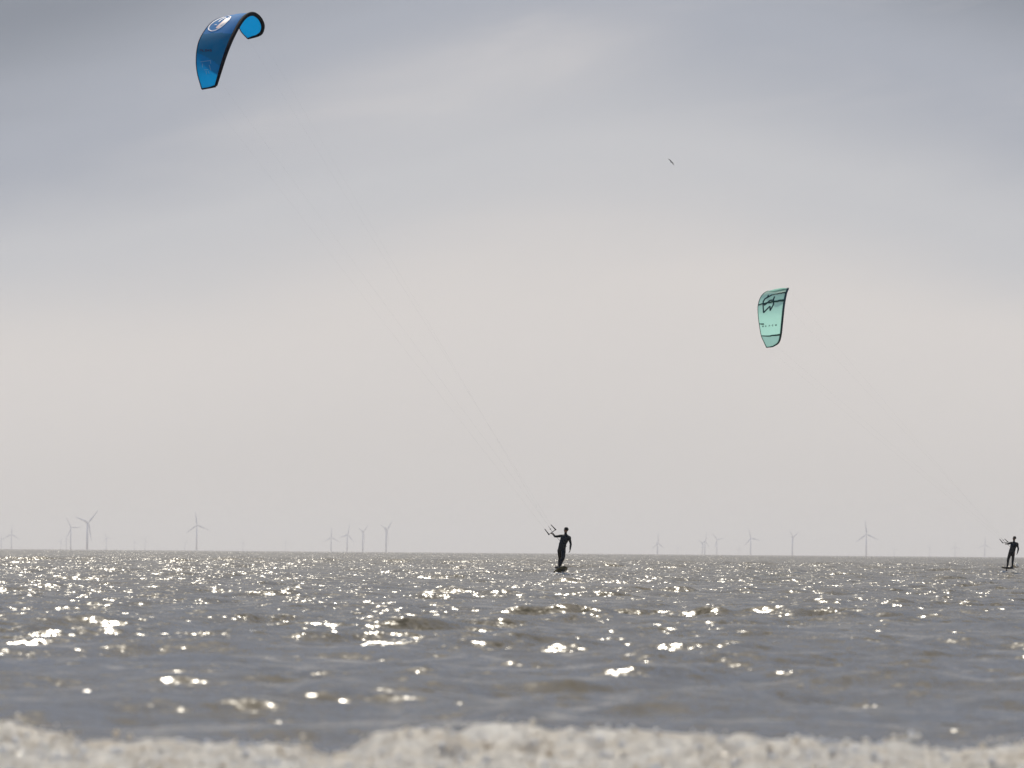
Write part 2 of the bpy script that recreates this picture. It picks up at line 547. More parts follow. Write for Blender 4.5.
fx_ = np.linspace(-3.6, 3.6, 400)
fy_ = np.linspace(24.0, 29.4, 300)
FY, FX = np.meshgrid(fy_, fx_, indexing='ij')
bz, yc = bore(FX, FY)
_, _, wz, _ = waves(FX, FY, np.full_like(FX, 0.06))
lump = 1.35 * (0.060 * vnoise(FX, FY, 2.6, 1) + 0.058 * vnoise(FX, FY, 6.0, 2) + 0.022 * vnoise(FX, FY, 13.0, 3) + 0.010 * vnoise(FX, FY, 33.0, 4) - 0.078)
step = 0.05 * np.exp(-((FY - 26.9 - 0.3 * np.sin(1.3 * FX + 2.0)) / 0.28) ** 2) * np.clip(vnoise(FX, FY * 0.3, 0.9, 9) * 2.4 - 0.7, 0, 1)     # a second, smaller roll in front
cover = vnoise(FX * 0.8, FY * 1.3, 1.6, 5) * 0.6 + vnoise(FX, FY, 4.5, 6) * 0.4       # holes in the sheet of foam
edge = np.clip((yc + 0.22 - FY) / 0.30, -1, 1)
hole = np.clip((cover - 0.14) / 0.10, -1, 1)
side = np.clip((3.6 - np.abs(FX)) / 0.3, 0, 1)
m_ = np.minimum(np.minimum(edge, hole), side * 2 - 1)
FZ = bz + 0.4 * wz * np.interp(np.hypot(FX, FY), DAMP_R, DAMP_V) + np.where(m_ > 0, (lump + step + 0.015) * np.sqrt(np.clip(m_, 0, 1)), m_ * 0.16)
FP = np.stack([FX, FY, FZ], -1)
# spatter: hundreds of blobs of froth thrown up along the sheet, in the same mesh
_b = bmesh.new()
bmesh.ops.create_icosphere(_b, subdivisions=1, radius=1.0)
ICO_V = np.array([v.co[:] for v in _b.verts])
ICO_F = np.array([[v.index for v in f.verts] for f in _b.faces])
_b.free()
def blobs(pts, rad):
    """many small spheres as one vertex and face list"""
    v = (pts[:, None, :] + ICO_V[None] * rad[:, None, None]).reshape(-1, 3)
    f = (ICO_F[None] + (np.arange(len(pts)) * len(ICO_V))[:, None, None]).reshape(-1, 3)
    return v, f
ok = np.argwhere(m_ > 0.05)
pick = ok[rng.integers(len(ok), size=2000)]
bp_ = FP[pick[:, 0], pick[:, 1]] + np.stack([np.zeros(2000), np.zeros(2000), rng.exponential(0.012, 2000)], -1)
bv, bf = blobs(bp_, rng.uniform(0.005, 0.020, 2000))
nr_, nc_ = FX.shape
gi = (np.arange(nr_ - 1)[:, None] * nc_ + np.arange(nc_ - 1)[None, :])
gq = np.stack([gi, gi + 1, gi + nc_ + 1, gi + nc_], -1).reshape(-1, 4)
foam = make("surf_foam", np.vstack([FP.reshape(-1, 3), bv]), gq.tolist() + (bf + nr_ * nc_).tolist(), [M_FOAM, M_WET],
            idx=np.concatenate([np.zeros(len(gq), int), (np.arange(len(bf)) // len(ICO_F) % 3 == 0).astype(int)]))
tag(foam, 'beige white foam of the breaking wave along the bottom edge', 'foam', kind='stuff')

# ---------------------------------------------------------------- kites
def kite_surface(sections, px0, scale, depth, nu=150, nt=40, camber=0.10):
    """sections: (LEx, LEy, TEx, TEy, depth offset LE, TE) in enlarged-photo units -> 3-D arch"""
    le = [at(px0[0] + a / scale, px0[1] + b / scale, depth + e) for a, b, c, d, e, f in sections]
    te = [at(px0[0] + c / scale, px0[1] + d / scale, depth + f) for a, b, c, d, e, f in sections]
    LE, TE = catmull(le, nu), catmull(te, nu)
    mid = (LE + TE) / 2
    tan = np.gradient(mid, axis=0)
    ch = TE - LE
    nrm = np.cross(tan, ch)
    nrm /= np.linalg.norm(nrm, axis=1)[:, None]
    cen = (mid[0] + mid[-1]) / 2
    if np.sum(nrm * (mid - cen)) < 0:
        nrm = -nrm
    t = np.linspace(0, 1, nt)
    prof = 4 * 0.6 * (t ** 0.75) * (1 - t) ** 1.0
    cl = np.linalg.norm(ch, axis=1)
    G = LE[:, None] + ch[:, None] * t[None, :, None] + nrm[:, None] * (camber * cl[:, None] * prof[None, :])[:, :, None]
    return G, LE, TE, nrm

def canopy_panels(G, nrm, root, fn, mats, names):
    """split the arch into its cloth panels and painted light zones, each a mesh of its own, with a little thickness"""
    nu, nt = G.shape[:2]
    NN = np.repeat(nrm[:, None], nt, 1)
    u = (np.arange(nu - 1) + 0.5) / (nu - 1)
    t = (np.arange(nt - 1) + 0.5) / (nt - 1)
    ids = np.array([[fn(a, b) for b in t] for a in u])
    for pid in range(len(mats)):
        cells = np.argwhere(ids == pid)
        if not len(cells):
            continue
        vmap, vs, fs = {}, [], []
        def vi(i, j):
            if (i, j) not in vmap:
                vmap[(i, j)] = len(vs)
                vs.append(G[i, j])
            return vmap[(i, j)]
        for i, j in cells:
            fs.append((vi(i, j), vi(i, j + 1), vi(i + 1, j + 1), vi(i + 1, j)))
        make(names[pid], vs, fs, mats[pid], root)

class Decal:
    """flat print on a kite: ribbons that follow the canopy, found from where they show in the photograph"""
    def __init__(self, G, nrm, umax=1.0):
        self.G, self.nrm = G, nrm
        inv = CAM_M.inverted()
        nu, nt = G.shape[:2]
        n = int(nu * umax)
        Mi = np.array(inv)
        H = G[:n].reshape(-1, 3) @ Mi[:3, :3].T + Mi[:3, 3]
        self.pix = np.stack([512 + FPX * H[:, 0] / -H[:, 2], 384 - FPX * H[:, 1] / -H[:, 2]], -1)
        self.nt = nt
    def find(self, px, py):
        k = int(np.argmin((self.pix[:, 0] - px) ** 2 + (self.pix[:, 1] - py) ** 2))
        i, j = divmod(k, self.nt)
        g = self.G[i, j]
        # refine inside the tangent plane
        i2, j2 = min(i + 1, self.G.shape[0] - 1), min(j + 1, self.nt - 1)
        i1, j1 = max(i - 1, 0), max(j - 1, 0)
        du, dv = (self.G[i2, j] - self.G[i1, j]) / (i2 - i1), (self.G[i, j2] - self.G[i, j1]) / (j2 - j1)
        Mi = np.array(CAM_M.inverted())
        def prj(p):
            h = Mi[:3, :3] @ p + Mi[:3, 3]
            return np.array([512 + FPX * h[0] / -h[2], 384 - FPX * h[1] / -h[2]])
        p0 = prj(g)
        J = np.stack([prj(g + du) - p0, prj(g + dv) - p0], -1)
        try:
            ab = np.clip(np.linalg.solve(J, np.array([px, py]) - p0), -1, 1)
        except np.linalg.LinAlgError:
            ab = (0, 0)
        return g + du * ab[0] + dv * ab[1], self.nrm[i]
    def ribbons(self, name, lines, width, mat, root, side=1, lift=0.018):
        mb = MB()
        for ln in lines:
            pts = []
            for a, b in zip(ln[:-1], ln[1:]):
                n = max(2, int(math.hypot(b[0] - a[0], b[1] - a[1]) / 0.8) + 1)
                pts += [(a[0] + (b[0] - a[0]) * q / n, a[1] + (b[1] - a[1]) * q / n) for q in range(n)]
            pts.append(ln[-1])
            W_ = [self.find(*p) for p in pts]
            W_ = [(Vector(p), Vector(n_)) for p, n_ in W_]
            vs = []
            for k, (p, n_) in enumerate(W_):
                tg = W_[min(k + 1, len(W_) - 1)][0] - W_[max(k - 1, 0)][0]
                s = tg.cross(n_)
                s = s.normalized() * width / 2 if s.length > 1e-9 else Vector((0, 0, 0))
                q = p + n_ * lift * side
                vs += [q - s, q + s]
            mb.add(vs, [(2 * k, 2 * k + 1, 2 * k + 3, 2 * k + 2) for k in range(len(W_) - 1)])
        return mb.build(name, mat, root)

def zoomed(lines, px0, sc):
    return [[(px0[0] + a / sc, px0[1] + b / sc) for a, b in ln] for ln in lines]

# --- blue kite
M_BLUE_MID = cloth("deep_blue_cloth", (0.02, 0.25, 0.64), 0.38)
M_BLUE_SHADED = cloth("shaded_blue_cloth", (0.0, 0.20, 0.42), 0.42)  # shade of the far wing, put into a darker blue
M_BLUE_SUNLIT = cloth("sunlit_blue_cloth", (0.0, 0.26, 0.62), 0.5)  # sun glowing through the tips, put into the cloth colour
M_BLUE_LE = principled("navy_tube_cloth", (0.004, 0.005, 0.010), 0.7, 0.05, grain=0.2)
M_PRINT_W = principled("white_print", (0.60, 0.62, 0.66), 0.6)
M_PRINT_P = principled("pink_print", (0.70, 0.45, 0.42), 0.5)
M_PRINT_N = principled("navy_print", (0.005, 0.01, 0.05), 0.5)
M_PRINT_B = principled("pale_blue_print", (0.16, 0.42, 0.62), 0.5)

BK_D = 245.0
blue_sec = [
    (250, 600, 152, 622, -2.1, -2.1), (283, 490, 120, 505, -2.15, -2.15), (318, 380, 113, 400, -1.9, -1.9),
    (355, 285, 128, 300, -1.45, -1.45), (393, 207, 166, 222, -0.95, -0.95), (430, 145, 222, 155, -0.4, -0.4),
    (468, 108, 290, 122, 0.15, 0.15), (512, 97, 345, 122, 0.7, 0.7), (556, 127, 388, 140, 1.2, 1.2),
    (579, 180, 410, 185, 1.65, 1.65), (568, 228, 430, 225, 2.0, 2.0), (538, 250, 472, 270, 2.2, 2.2)]
G, LE, TE, nrm = kite_surface(blue_sec, (180, 0), 6.982, BK_D)
bk = empty("kite", at(230, 60, BK_D))
tag(bk, 'blue inflatable kite with black edges and round white emblem, high at upper left', 'kite')
def blue_tone(u, t):  # tone zones: painted sun on the tips, painted shade below the emblem
    s = u * 11
    if s < 1.15 + 1.15 * t: return 2
    if s < 3.5 + 0.25 * t: return 1
    if s < 7.2: return 0
    return 2
# near and far tips in the sunlit tone are separate meshes
def blue_panel2(u, t):
    k = blue_tone(u, t)
    return 3 if (k == 2 and u > 0.5) else k
canopy_panels(G, nrm, bk, blue_panel2, [M_BLUE_MID, M_BLUE_SHADED, M_BLUE_SUNLIT, M_BLUE_SUNLIT], ["canopy_panel"] * 4)
def edge_tube(name, pts, r_mid, r_tip, mat, root, n=8, power=0.5):
    q = len(pts)
    rad = [r_tip + (r_mid - r_tip) * math.sin(math.pi * k / (q - 1)) ** power for k in range(q)]
    return MB().tube([Vector(p) for p in pts], rad, n).build(name, mat, root)
edge_tube("leading_edge", LE, 0.092, 0.06, M_BLUE_LE, bk, 10)
edge_tube("trailing_edge", TE, 0.016, 0.026, M_BLUE_LE, bk, 6)
for k in (0, -1):
    MB().tube([Vector(LE[k]), Vector(LE[k] * 0.5 + TE[k] * 0.5), Vector(TE[k])], [0.06, 0.05, 0.035], 8).build("wing_tip", M_BLUE_LE, bk)
for u in (0.5, 0.30, 0.66):
    i = int(u * (len(LE) - 1))
    MB().tube([Vector(G[i, j] - nrm[i] * 0.045) for j in range(0, 40, 3)], 0.04, 8).build("strut", M_BLUE_LE, bk)
D = Decal(G, nrm, 0.62)
Z4 = ((195, 10), 21.93)
ring = [(295, 400), (330, 335), (420, 260), (520, 205), (640, 160), (740, 138), (785, 152), (745, 220), (660, 300), (560, 385), (450, 447), (360, 465), (305, 440), (295, 400)]
em = D.ribbons("emblem", zoomed([ring], *Z4), 0.06, M_PRINT_W, bk)
D.ribbons("emblem_fill", zoomed([[(470, 400), (560, 310), (700, 190)], [(500, 400), (610, 300), (720, 200)], [(540, 375), (640, 285), (745, 175)]], *Z4), 0.085, M_PRINT_P, em, lift=0.012)
D.ribbons("emblem_mark", zoomed([[(520, 270), (560, 230), (690, 160)], [(480, 330), (430, 330)], [(560, 345), (640, 290)]], *Z4), 0.05, M_PRINT_W, em, lift=0.022)
Z5 = ((192, 45), 15.36)
for ln in ([(125, 100), (125, 72), (150, 72), (150, 100)], [(165, 72), (165, 100), (190, 100)], [(205, 100), (205, 72), (228, 72), (228, 100), (205, 100)],
           [(242, 100), (250, 72), (262, 100)], [(300, 72), (275, 72), (275, 86), (300, 86), (300, 100), (275, 100)]):
    D.ribbons("letter", zoomed([ln], *Z5), 0.03, M_PRINT_N, bk)
D.ribbons("tip_mark", zoomed([[(130, 262), (285, 240), (287, 290)], [(265, 310), (290, 390)], [(185, 385), (245, 380)], [(160, 290), (160, 345)], [(215, 400), (225, 450)], [(250, 400), (265, 440)]], *Z5), 0.028, M_PRINT_B, bk)

# --- mint kite
M_MINT = cloth("mint_cloth", (0.46, 0.86, 0.76), 0.5, clear=0.22)
M_MINT_SUNLIT = cloth("sunlit_mint_cloth", (0.56, 0.92, 0.78), 0.6, clear=0.35)  # sun on the top lobe, painted in as a paler mint
M_MINT_DARK = cloth("darker_mint_cloth", (0.33, 0.62, 0.58), 0.45, clear=0.2)  # mint darkened over the lower tip
M_MINT_LE = principled("dark_teal_tube", (0.010, 0.055, 0.065), 0.5, 0.3, grain=0.2)
M_SEAM = principled("green_seam", (0.012, 0.085, 0.07), 0.5, 0.3, grain=0.2)
GK_D = 306.0
mint_sec = [
    (318, 683, 254, 694, 1.2, 1.3), (370, 645, 231, 645, 0.9, 1.0), (391, 572, 204, 582, 0.55, 0.65),
    (402, 470, 185, 475, 0.2, 0.3), (412, 370, 174, 380, 0.0, 0.1), (424, 270, 174, 290, 0.05, 0.15),
    (442, 178, 203, 205, 0.2, 0.25), (460, 132, 258, 158, 0.35, 0.45), (458, 133, 322, 160, 0.5, 0.6)]
G, LE, TE, nrm = kite_surface(mint_sec, (740, 275), 9.6, GK_D, camber=0.09)
gk = empty("kite", at(772, 318, GK_D))
tag(gk, 'mint green inflatable kite with dark zigzag emblem, halfway up on the right', 'kite')
canopy_panels(G, nrm, gk, lambda u, t: 1 if u * 8 < 2.0 else (2 if u * 8 > 6.2 else 0), [M_MINT, M_MINT_DARK, M_MINT_SUNLIT], ["canopy_panel"] * 3)
edge_tube("leading_edge", LE, 0.062, 0.045, M_MINT_LE, gk, 10)
edge_tube("trailing_edge", TE, 0.018, 0.03, M_SEAM, gk, 6)
for k in (0, -1):
    MB().tube([Vector(LE[k]), Vector(LE[k] * 0.5 + TE[k] * 0.5), Vector(TE[k])], [0.055, 0.045, 0.03], 8).build("wing_tip", M_MINT_LE, gk)
def strut_on(G, u0, u1, t0, t1, r, root, mat):
    pts = []
    for q in range(16):
        f = q / 15
        u = (u0 + (u1 - u0) * f) / 8 * (G.shape[0] - 1)
        t = (t0 + (t1 - t0) * f) * (G.shape[1] - 1)
        pts.append(Vector(G[int(round(u)), int(round(t))]))
    return MB().tube(pts, [r * (1 - 0.5 * k / 15) for k in range(16)], 8).build("strut", mat, root)
strut_on(G, 5.3, 5.05, 0, 1, 0.06, gk, M_SEAM)
strut_on(G, 2.05, 1.98, 0, 1, 0.055, gk, M_SEAM)
strut_on(G, 6.15, 5.95, 0, 0.55, 0.05, gk, M_SEAM)
strut_on(G, 3.05, 3.05, 0.80, 1, 0.045, gk, M_SEAM)
D = Decal(G, nrm, 0.90)
Z6 = ((750, 280), 21.93)
D.ribbons("emblem", zoomed([[(295, 720), (440, 575), (440, 675), (520, 530), (515, 430), (540, 365)],
                            [(297, 720), (288, 560), (290, 480), (325, 420), (380, 385), (410, 330)], [(370, 395), (490, 325)],
                            [(310, 560), (440, 450), (510, 440)], [(310, 530), (330, 545)]], *Z6), 0.07, M_MINT_LE, gk, lift=0.03)
Z7 = ((750, 315), 20.75)
for ln in ([(258, 245), (258, 222), (282, 222), (282, 240), (258, 245)], [(340, 218), (320, 220), (320, 240), (342, 238)], [(388, 234), (402, 204), (416, 230)],
           [(482, 200), (460, 202), (460, 226), (482, 224)], [(525, 220), (525, 196), (552, 194), (552, 216), (525, 220)]):
    D.ribbons("letter", zoomed([ln], *Z7), 0.028, M_MINT_LE, gk)

# ---------------------------------------------------------------- people
def remeshed(name, mb, voxel, mats, idx_fn, parent, smooth_iter=3):
    """fuse overlapping closed shapes into one continuous skin"""
    me = bpy.data.meshes.new(name + "_raw")
    me.from_pydata([tuple(v) for v in mb.v], [], mb.f)
    bmx = bmesh.new(); bmx.from_mesh(me); bmesh.ops.recalc_face_normals(bmx, faces=bmx.faces); bmx.to_mesh(me); bmx.free()
    ob = bpy.data.objects.new(name + "_raw", me)
    COL.objects.link(ob)
    md = ob.modifiers.new("r", 'REMESH'); md.mode = 'VOXEL'; md.voxel_size = voxel
    sm = ob.modifiers.new("s", 'SMOOTH'); sm.iterations = smooth_iter; sm.factor = 0.5
    dg = bpy.context.evaluated_depsgraph_get()
    dg.update()
    ev = bpy.data.meshes.new_from_object(ob.evaluated_get(dg))
    bpy.data.objects.remove(ob)
    bpy.data.meshes.remove(me)
    ev.name = name
    off = Vector(parent.location)
    cs = np.empty(len(ev.polygons) * 3)
    ev.polygons.foreach_get('center', cs)
    cs = cs.reshape(-1, 3)
    ev.materials.clear()
    for m in mats:
        ev.materials.append(m)
    ev.polygons.foreach_set('material_index', np.array([idx_fn(Vector(c)) for c in cs], dtype=np.int32))
    ev.polygons.foreach_set('use_smooth', np.ones(len(ev.polygons), dtype=bool))
    ev.transform(Matrix.Translation(-off))
    o = bpy.data.objects.new(name, ev)
    COL.objects.link(o)
    o.parent = parent
    return o

def limb(mb, pts, radii, n=12):
    P_ = catmull([tuple(p) for p in pts], 5 * (len(pts) - 1) + 1)
    r = np.interp(np.linspace(0, len(pts) - 1, len(P_)), range(len(pts)), radii)
    mb.tube([Vector(p) for p in P_], list(r), n)
    for p, q in ((pts[0], radii[0]), (pts[-1], radii[-1])):
        mb.ellipsoid(p, [Vector((q, 0, 0)), Vector((0, q, 0)), Vector((0, 0, q))], 10, 7)

def hand(mb, wrist, fore, palm_n, curl, mirror=1):
    """palm, four unequal fingers with bends and a side thumb; curl 0 relaxed .. 1 closed"""
    f = fore.normalized()
    n = (palm_n - f * palm_n.dot(f)).normalized()
    s = f.cross(n).normalized() * mirror
    pc = wrist + f * 0.05
    mb.ellipsoid(pc, [s * 0.042, n * 0.017, f * 0.056], 12, 8)
    for k, (o, ln) in enumerate(((-0.030, 0.072), (-0.010, 0.082), (0.010, 0.077), (0.029, 0.060))):
        p = wrist + f * 0.085 + s * o
        d = f
        pts = [wrist + f * 0.05 + s * o, p]
        for j, part in enumerate((0.45, 0.32, 0.23)):
            d = Matrix.Rotation(-(0.25 + 1.15 * curl), 3, s * mirror) @ d if False else (d * math.cos(0.22 + 1.1 * curl) + n * math.sin(0.22 + 1.1 * curl)) if j == 0 else (pd2(d, n, f, 0.25 + 1.1 * curl))
            p = p + d * ln * part
            pts.append(p)
        limb(mb, pts, [0.0095, 0.0095, 0.0088, 0.008, 0.0072], 8)
    tb = wrist + f * 0.03 - s * 0.034
    d1 = (f * 0.6 - s * 0.7 + n * 0.35).normalized()
    d2 = (f * 0.8 - s * 0.1 + n * (0.3 + 0.6 * curl)).normalized()
    limb(mb, [tb, tb + d1 * 0.035, tb + d1 * 0.035 + d2 * 0.032, tb + d1 * 0.035 + d2 * 0.058], [0.014, 0.0115, 0.0105, 0.009], 8)

def pd2(d, n, f, a):
    """turn d further toward the palm in the plane of f and n"""
    x, y = d.dot(f), d.dot(n)
    w = math.atan2(y, x) + a
    return f * math.cos(w) + n * math.sin(w)

def foot(mb, ankle, d):
    d = Vector((d.x, d.y, 0)).normalized()
    heel = ankle + Vector((0, 0, -0.055)) - d * 0.05
    ball = ankle + Vector((0, 0, -0.065)) + d * 0.12
    toe = ankle + Vector((0, 0, -0.07)) + d * 0.185
    limb(mb, [heel, (heel + ball) / 2 + Vector((0, 0, 0.012)), ball, toe], [0.036, 0.042, 0.043, 0.028], 12)

def person(loc, J, face, chest, label, hair):
    """J: joint positions (world); face, chest: horizontal facing directions"""
    root = empty("person", loc)
    tag(root, label, 'person')
    mb = MB()
    face, chest = face.normalized(), chest.normalized()
    up = Vector((0, 0, 1))
    # torso: rings from hips to neck
    hipv = (J['hipR'] - J['hipL']).normalized()
    shv = (J['shR'] - J['shL']).normalized()
    spine = [J['pelvis'] - (J['waist'] - J['pelvis']).normalized() * 0.09, J['pelvis'], J['waist'], J['chest'], J['neck'] - Vector((0, 0, 0.05)), J['neck'] + Vector((0, 0, 0.01))]
    half = [(0.11, 0.10), (0.182, 0.135), (0.158, 0.12), (0.192, 0.135), (0.155, 0.095), (0.067, 0.064)]
    SP = catmull([tuple(p) for p in spine], 26)
    hw = np.interp(np.linspace(0, 5, 26), range(6), [h[0] for h in half])
    hd = np.interp(np.linspace(0, 5, 26), range(6), [h[1] for h in half])
    rings = []
    for k in range(26):
        f = k / 25
        t = Vector(SP[min(k + 1, 25)] - SP[max(k - 1, 0)]).normalized()
        a = hipv.lerp(shv, min(1, f * 1.4))
        a = (a - t * a.dot(t)).normalized()
        b = t.cross(a).normalized()
        rings.append([Vector(SP[k]) + a * (hw[k] * math.cos(w)) + b * (hd[k] * math.sin(w)) for w in np.linspace(0, 2 * math.pi, 20, endpoint=False)])
    mb.loft(rings)
    # neck, head with face
    H = J['head']
    hu = (H - J['neck']).normalized()
    hs = face.cross(hu).normalized()
    hf = hu.cross(hs).normalized()
    limb(mb, [J['neck'] - hu * 0.04, J['neck'] + hu * 0.05, H - hu * 0.05], [0.068, 0.058, 0.055])
    mb.ellipsoid(H + hu * 0.02 - hf * 0.008, [hs * 0.076, hf * 0.096, hu * 0.095], 20, 14)
    mb.ellipsoid(H - hu * 0.055 + hf * 0.022, [hs * 0.056, hf * 0.066, hu * 0.064], 16, 10)      # jaw
    mb.ellipsoid(H - hu * 0.105 + hf * 0.072, [hs * 0.022, hf * 0.016, hu * 0.016], 10, 7)       # chin
    mb.ellipsoid(H - hu * 0.022 + hf * 0.094, [hs * 0.013, hf * 0.020, hu * 0.026], 10, 7)       # nose
    mb.ellipsoid(H - hu * 0.068 + hf * 0.083, [hs * 0.024, hf * 0.009, hu * 0.006], 10, 7)       # lips
    mb.ellipsoid(H - hu * 0.078 + hf * 0.080, [hs * 0.022, hf * 0.009, hu * 0.006], 10, 7)
    mb.ellipsoid(H + hu * 0.026 + hf * 0.082, [hs * 0.050, hf * 0.012, hu * 0.009], 12, 7)       # brow
    for s in (-1, 1):
        mb.ellipsoid(H - hu * 0.01 + hs * (0.078 * s) - hf * 0.004, [hs * 0.010, hf * 0.018, hu * 0.031], 10, 7)   # ear
        mb.ellipsoid(H - hu * 0.022 + hs * (0.042 * s) + hf * 0.066, [hs * 0.022, hf * 0.018, hu * 0.018], 10, 7)  # cheek
    # arms
    for s in 'LR':
        sh, el_, wr = J['sh' + s], J['el' + s], J['wr' + s]
        limb(mb, [J['neck'] - up * 0.06, sh, sh.lerp(el_, 0.35), el_, el_.lerp(wr, 0.35), wr], [0.068, 0.068, 0.060, 0.047, 0.046, 0.032])
        hand(mb, wr, J['hd' + s] - wr, J['pn' + s], J['cu' + s], 1 if s == 'L' else -1)
        hp, kn, an = J['hip' + s], J['kn' + s], J['an' + s]
        limb(mb, [hp, hp.lerp(kn, 0.3), kn, kn.lerp(an, 0.35), an], [0.108, 0.102, 0.072, 0.068, 0.047], 14)
        foot(mb, an, J['ft' + s])
    hands = [J['wr' + s] for s in 'LR']
    def which(c):
        for w, s in zip(hands, 'LR'):
            if (c - w).length < 0.22 and (c - w).dot((J['hd' + s] - w).normalized()) > 0.012:
                return 1
        if (c - J['neck']).dot(hu) > 0.085 and (c - H).length < 0.25:
            return 1
        for s in 'LR':
            if c.z < J['an' + s].z - 0.02 and (c - J['an' + s]).length < 0.3:
                return 2
        return 0
    remeshed("body", mb, 0.0075, [M_NEO, M_SKIN, M_NEO2], which, root)
    # eyes
    for s in (-1, 1):
        e = MB().ellipsoid(H + hu * 0.004 + hs * (0.031 * s) + hf * 0.086, [hs * 0.012, hf * 0.008, hu * 0.008], 10, 7).build("eye", M_PRINT_W, root)
        MB().ellipsoid(H + hu * 0.004 + hs * (0.031 * s) + hf * 0.0925, [hs * 0.005, hf * 0.003, hu * 0.005], 8, 6).build("iris", M_HAIR, e)
    # short hair: a cap over the back and top of the skull
    hm = MB()
    ringsh = []
    for i in range(9):
        t = R(6) + (R(105) - R(6)) * i / 8
        ring_ = []
        for j in range(24):
            w = 2 * math.pi * j / 24
            d = hs * math.cos(w) + hf * math.sin(w)
            front = max(0, math.sin(w))
            tt = t * (1 - 0.42 * front ** 0.7)
            wob = 1 + 0.035 * math.sin(7 * w + i * 2.1) + 0.03 * math.sin(13 * w - i)
            ring_.append(H + hu * 0.022 - hf * 0.008 + (hs * (d.dot(hs) * 0.088) + hf * (d.dot(hf) * 0.108)) * (math.sin(tt) * wob) + hu * (0.108 * math.cos(tt) * wob))
        ringsh.append(ring_)
    hm.loft(ringsh)
    hm.build("hair", hair, root)
    # waist harness with spreader bar and hook
    ax = (J['waist'] - J['pelvis']).normalized()
    c0 = J['pelvis'].lerp(J['waist'], 0.75)
    ha = hipv.lerp(shv, 0.5); ha = (ha - ax * ha.dot(ax)).normalized(); hb = ax.cross(ha).normalized()
    rg = []
    for q, (e, g) in enumerate(((-0.085, 1.05), (-0.08, 1.13), (0.0, 1.12), (0.09, 1.13), (0.10, 1.05))):
        rg.append([c0 + ax * e + ha * (0.152 * g * math.cos(w)) + hb * (0.112 * g * math.sin(w)) for w in np.linspace(0, 2 * math.pi, 24, endpoint=False)])
    har = MB().loft(rg).build("harness", M_WEB, root)
    side = hb if hb.dot(chest) > 0 else -hb
    c1 = c0 + side * 0.135
    sb_ = MB().tube([c1 - ha * 0.15 - side * 0.02, c1 - ha * 0.07, c1 + ha * 0.07, c1 + ha * 0.15 - side * 0.02], 0.012, 8).build("spreader_bar", M_CARBON, root)
    MB().tube([c1, c1 + side * 0.05 - ax * 0.02, c1 + side * 0.07 + ax * 0.02, c1 + side * 0.05 + ax * 0.05], 0.009, 8).build("hook", M_CARBON, sb_)
    return root, c1 + side * 0.06

def px_pose(px0, sc, depth, table):
    out = {}
    for k, (a, b, dy) in table.items():
        out[k] = at(px0[0] + a / sc, px0[1] + b / sc, depth + dy)
    return out

# --- rider in the middle
CR_D = 243.0
ZC = ((530, 505), 9.6)
J = px_pose(*ZC, CR_D, {
    'pelvis': (305, 425, 0.0), 'waist': (313, 378, 0.0), 'chest': (331, 330, 0.03), 'neck': (341, 283, 0.05), 'head': (346, 240, 0.03),
    'hipL': (286, 438, 0.05), 'hipR': (320, 438, -0.05), 'shL': (299, 297, 0.12), 'shR': (377, 311, -0.04),
    'elL': (243, 302, 0.20), 'wrL': (219, 278, 0.32), 'hdL': (208, 266, 0.37),
    'elR': (391, 375, -0.06), 'wrR': (385, 428, -0.10), 'hdR': (380, 462, -0.11),
    'knL': (288, 515, 0.30), 'anL': (278, 583, 0.34), 'knR': (318, 508, -0.22), 'anR': (284, 588, -0.28)})
J['pnL'], J['cuL'] = Vector((-0.3, -0.2, -1)), 1.0
J['pnR'], J['cuR'] = Vector((-1, 0.2, 0)), 0.25
J['ftL'], J['ftR'] = Vector((-0.8, 0.5, 0)), Vector((-0.9, 0.3, 0))
pA, hookA = person(at(558, 575, CR_D), J, Vector((-0.75, 0.65, 0.05)), Vector((-0.7, 0.7, 0)),
                   'person in black wetsuit on the middle foil board, one arm raised to a kite bar', M_HAIR)
JA = J
# --- rider at the right edge
RR_D = 318.0
ZR = ((984, 525), 13.97)
J = px_pose(*ZR, RR_D, {
    'pelvis': (390, 372, 0.0), 'waist': (402, 330, 0.0), 'chest': (414, 285, 0.02), 'neck': (417, 236, 0.03), 'head': (424, 187, 0.02),
    'hipL': (368, 388, 0.02), 'hipR': (408, 388, -0.02), 'shL': (372, 250, 0.06), 'shR': (463, 260, -0.02),
    'elL': (340, 263, 0.27), 'wrL': (317, 264, 0.48), 'hdL': (303, 260, 0.53),
    'elR': (479, 335, -0.06), 'wrR': (468, 388, -0.03), 'hdR': (458, 420, 0.0),
    'knL': (338, 482, 0.06), 'anL': (326, 582, 0.02), 'knR': (403, 478, 0.03), 'anR': (396, 572, 0.0)})
J['pnL'], J['cuL'] = Vector((0, -0.2, -1)), 1.0
J['pnR'], J['cuR'] = Vector((-1, 0.2, 0)), 0.25
J['ftL'], J['ftR'] = Vector((-0.7, 0.7, 0)), Vector((-0.5, 0.85, 0))
pB, hookB = person(at(1008, 573, RR_D), J, Vector((-0.7, 0.7, 0)), Vector((-0.5, 0.85, 0)),
                   'person in black wetsuit standing upright on a foil board near the right edge', M_HAIR)
JB = J

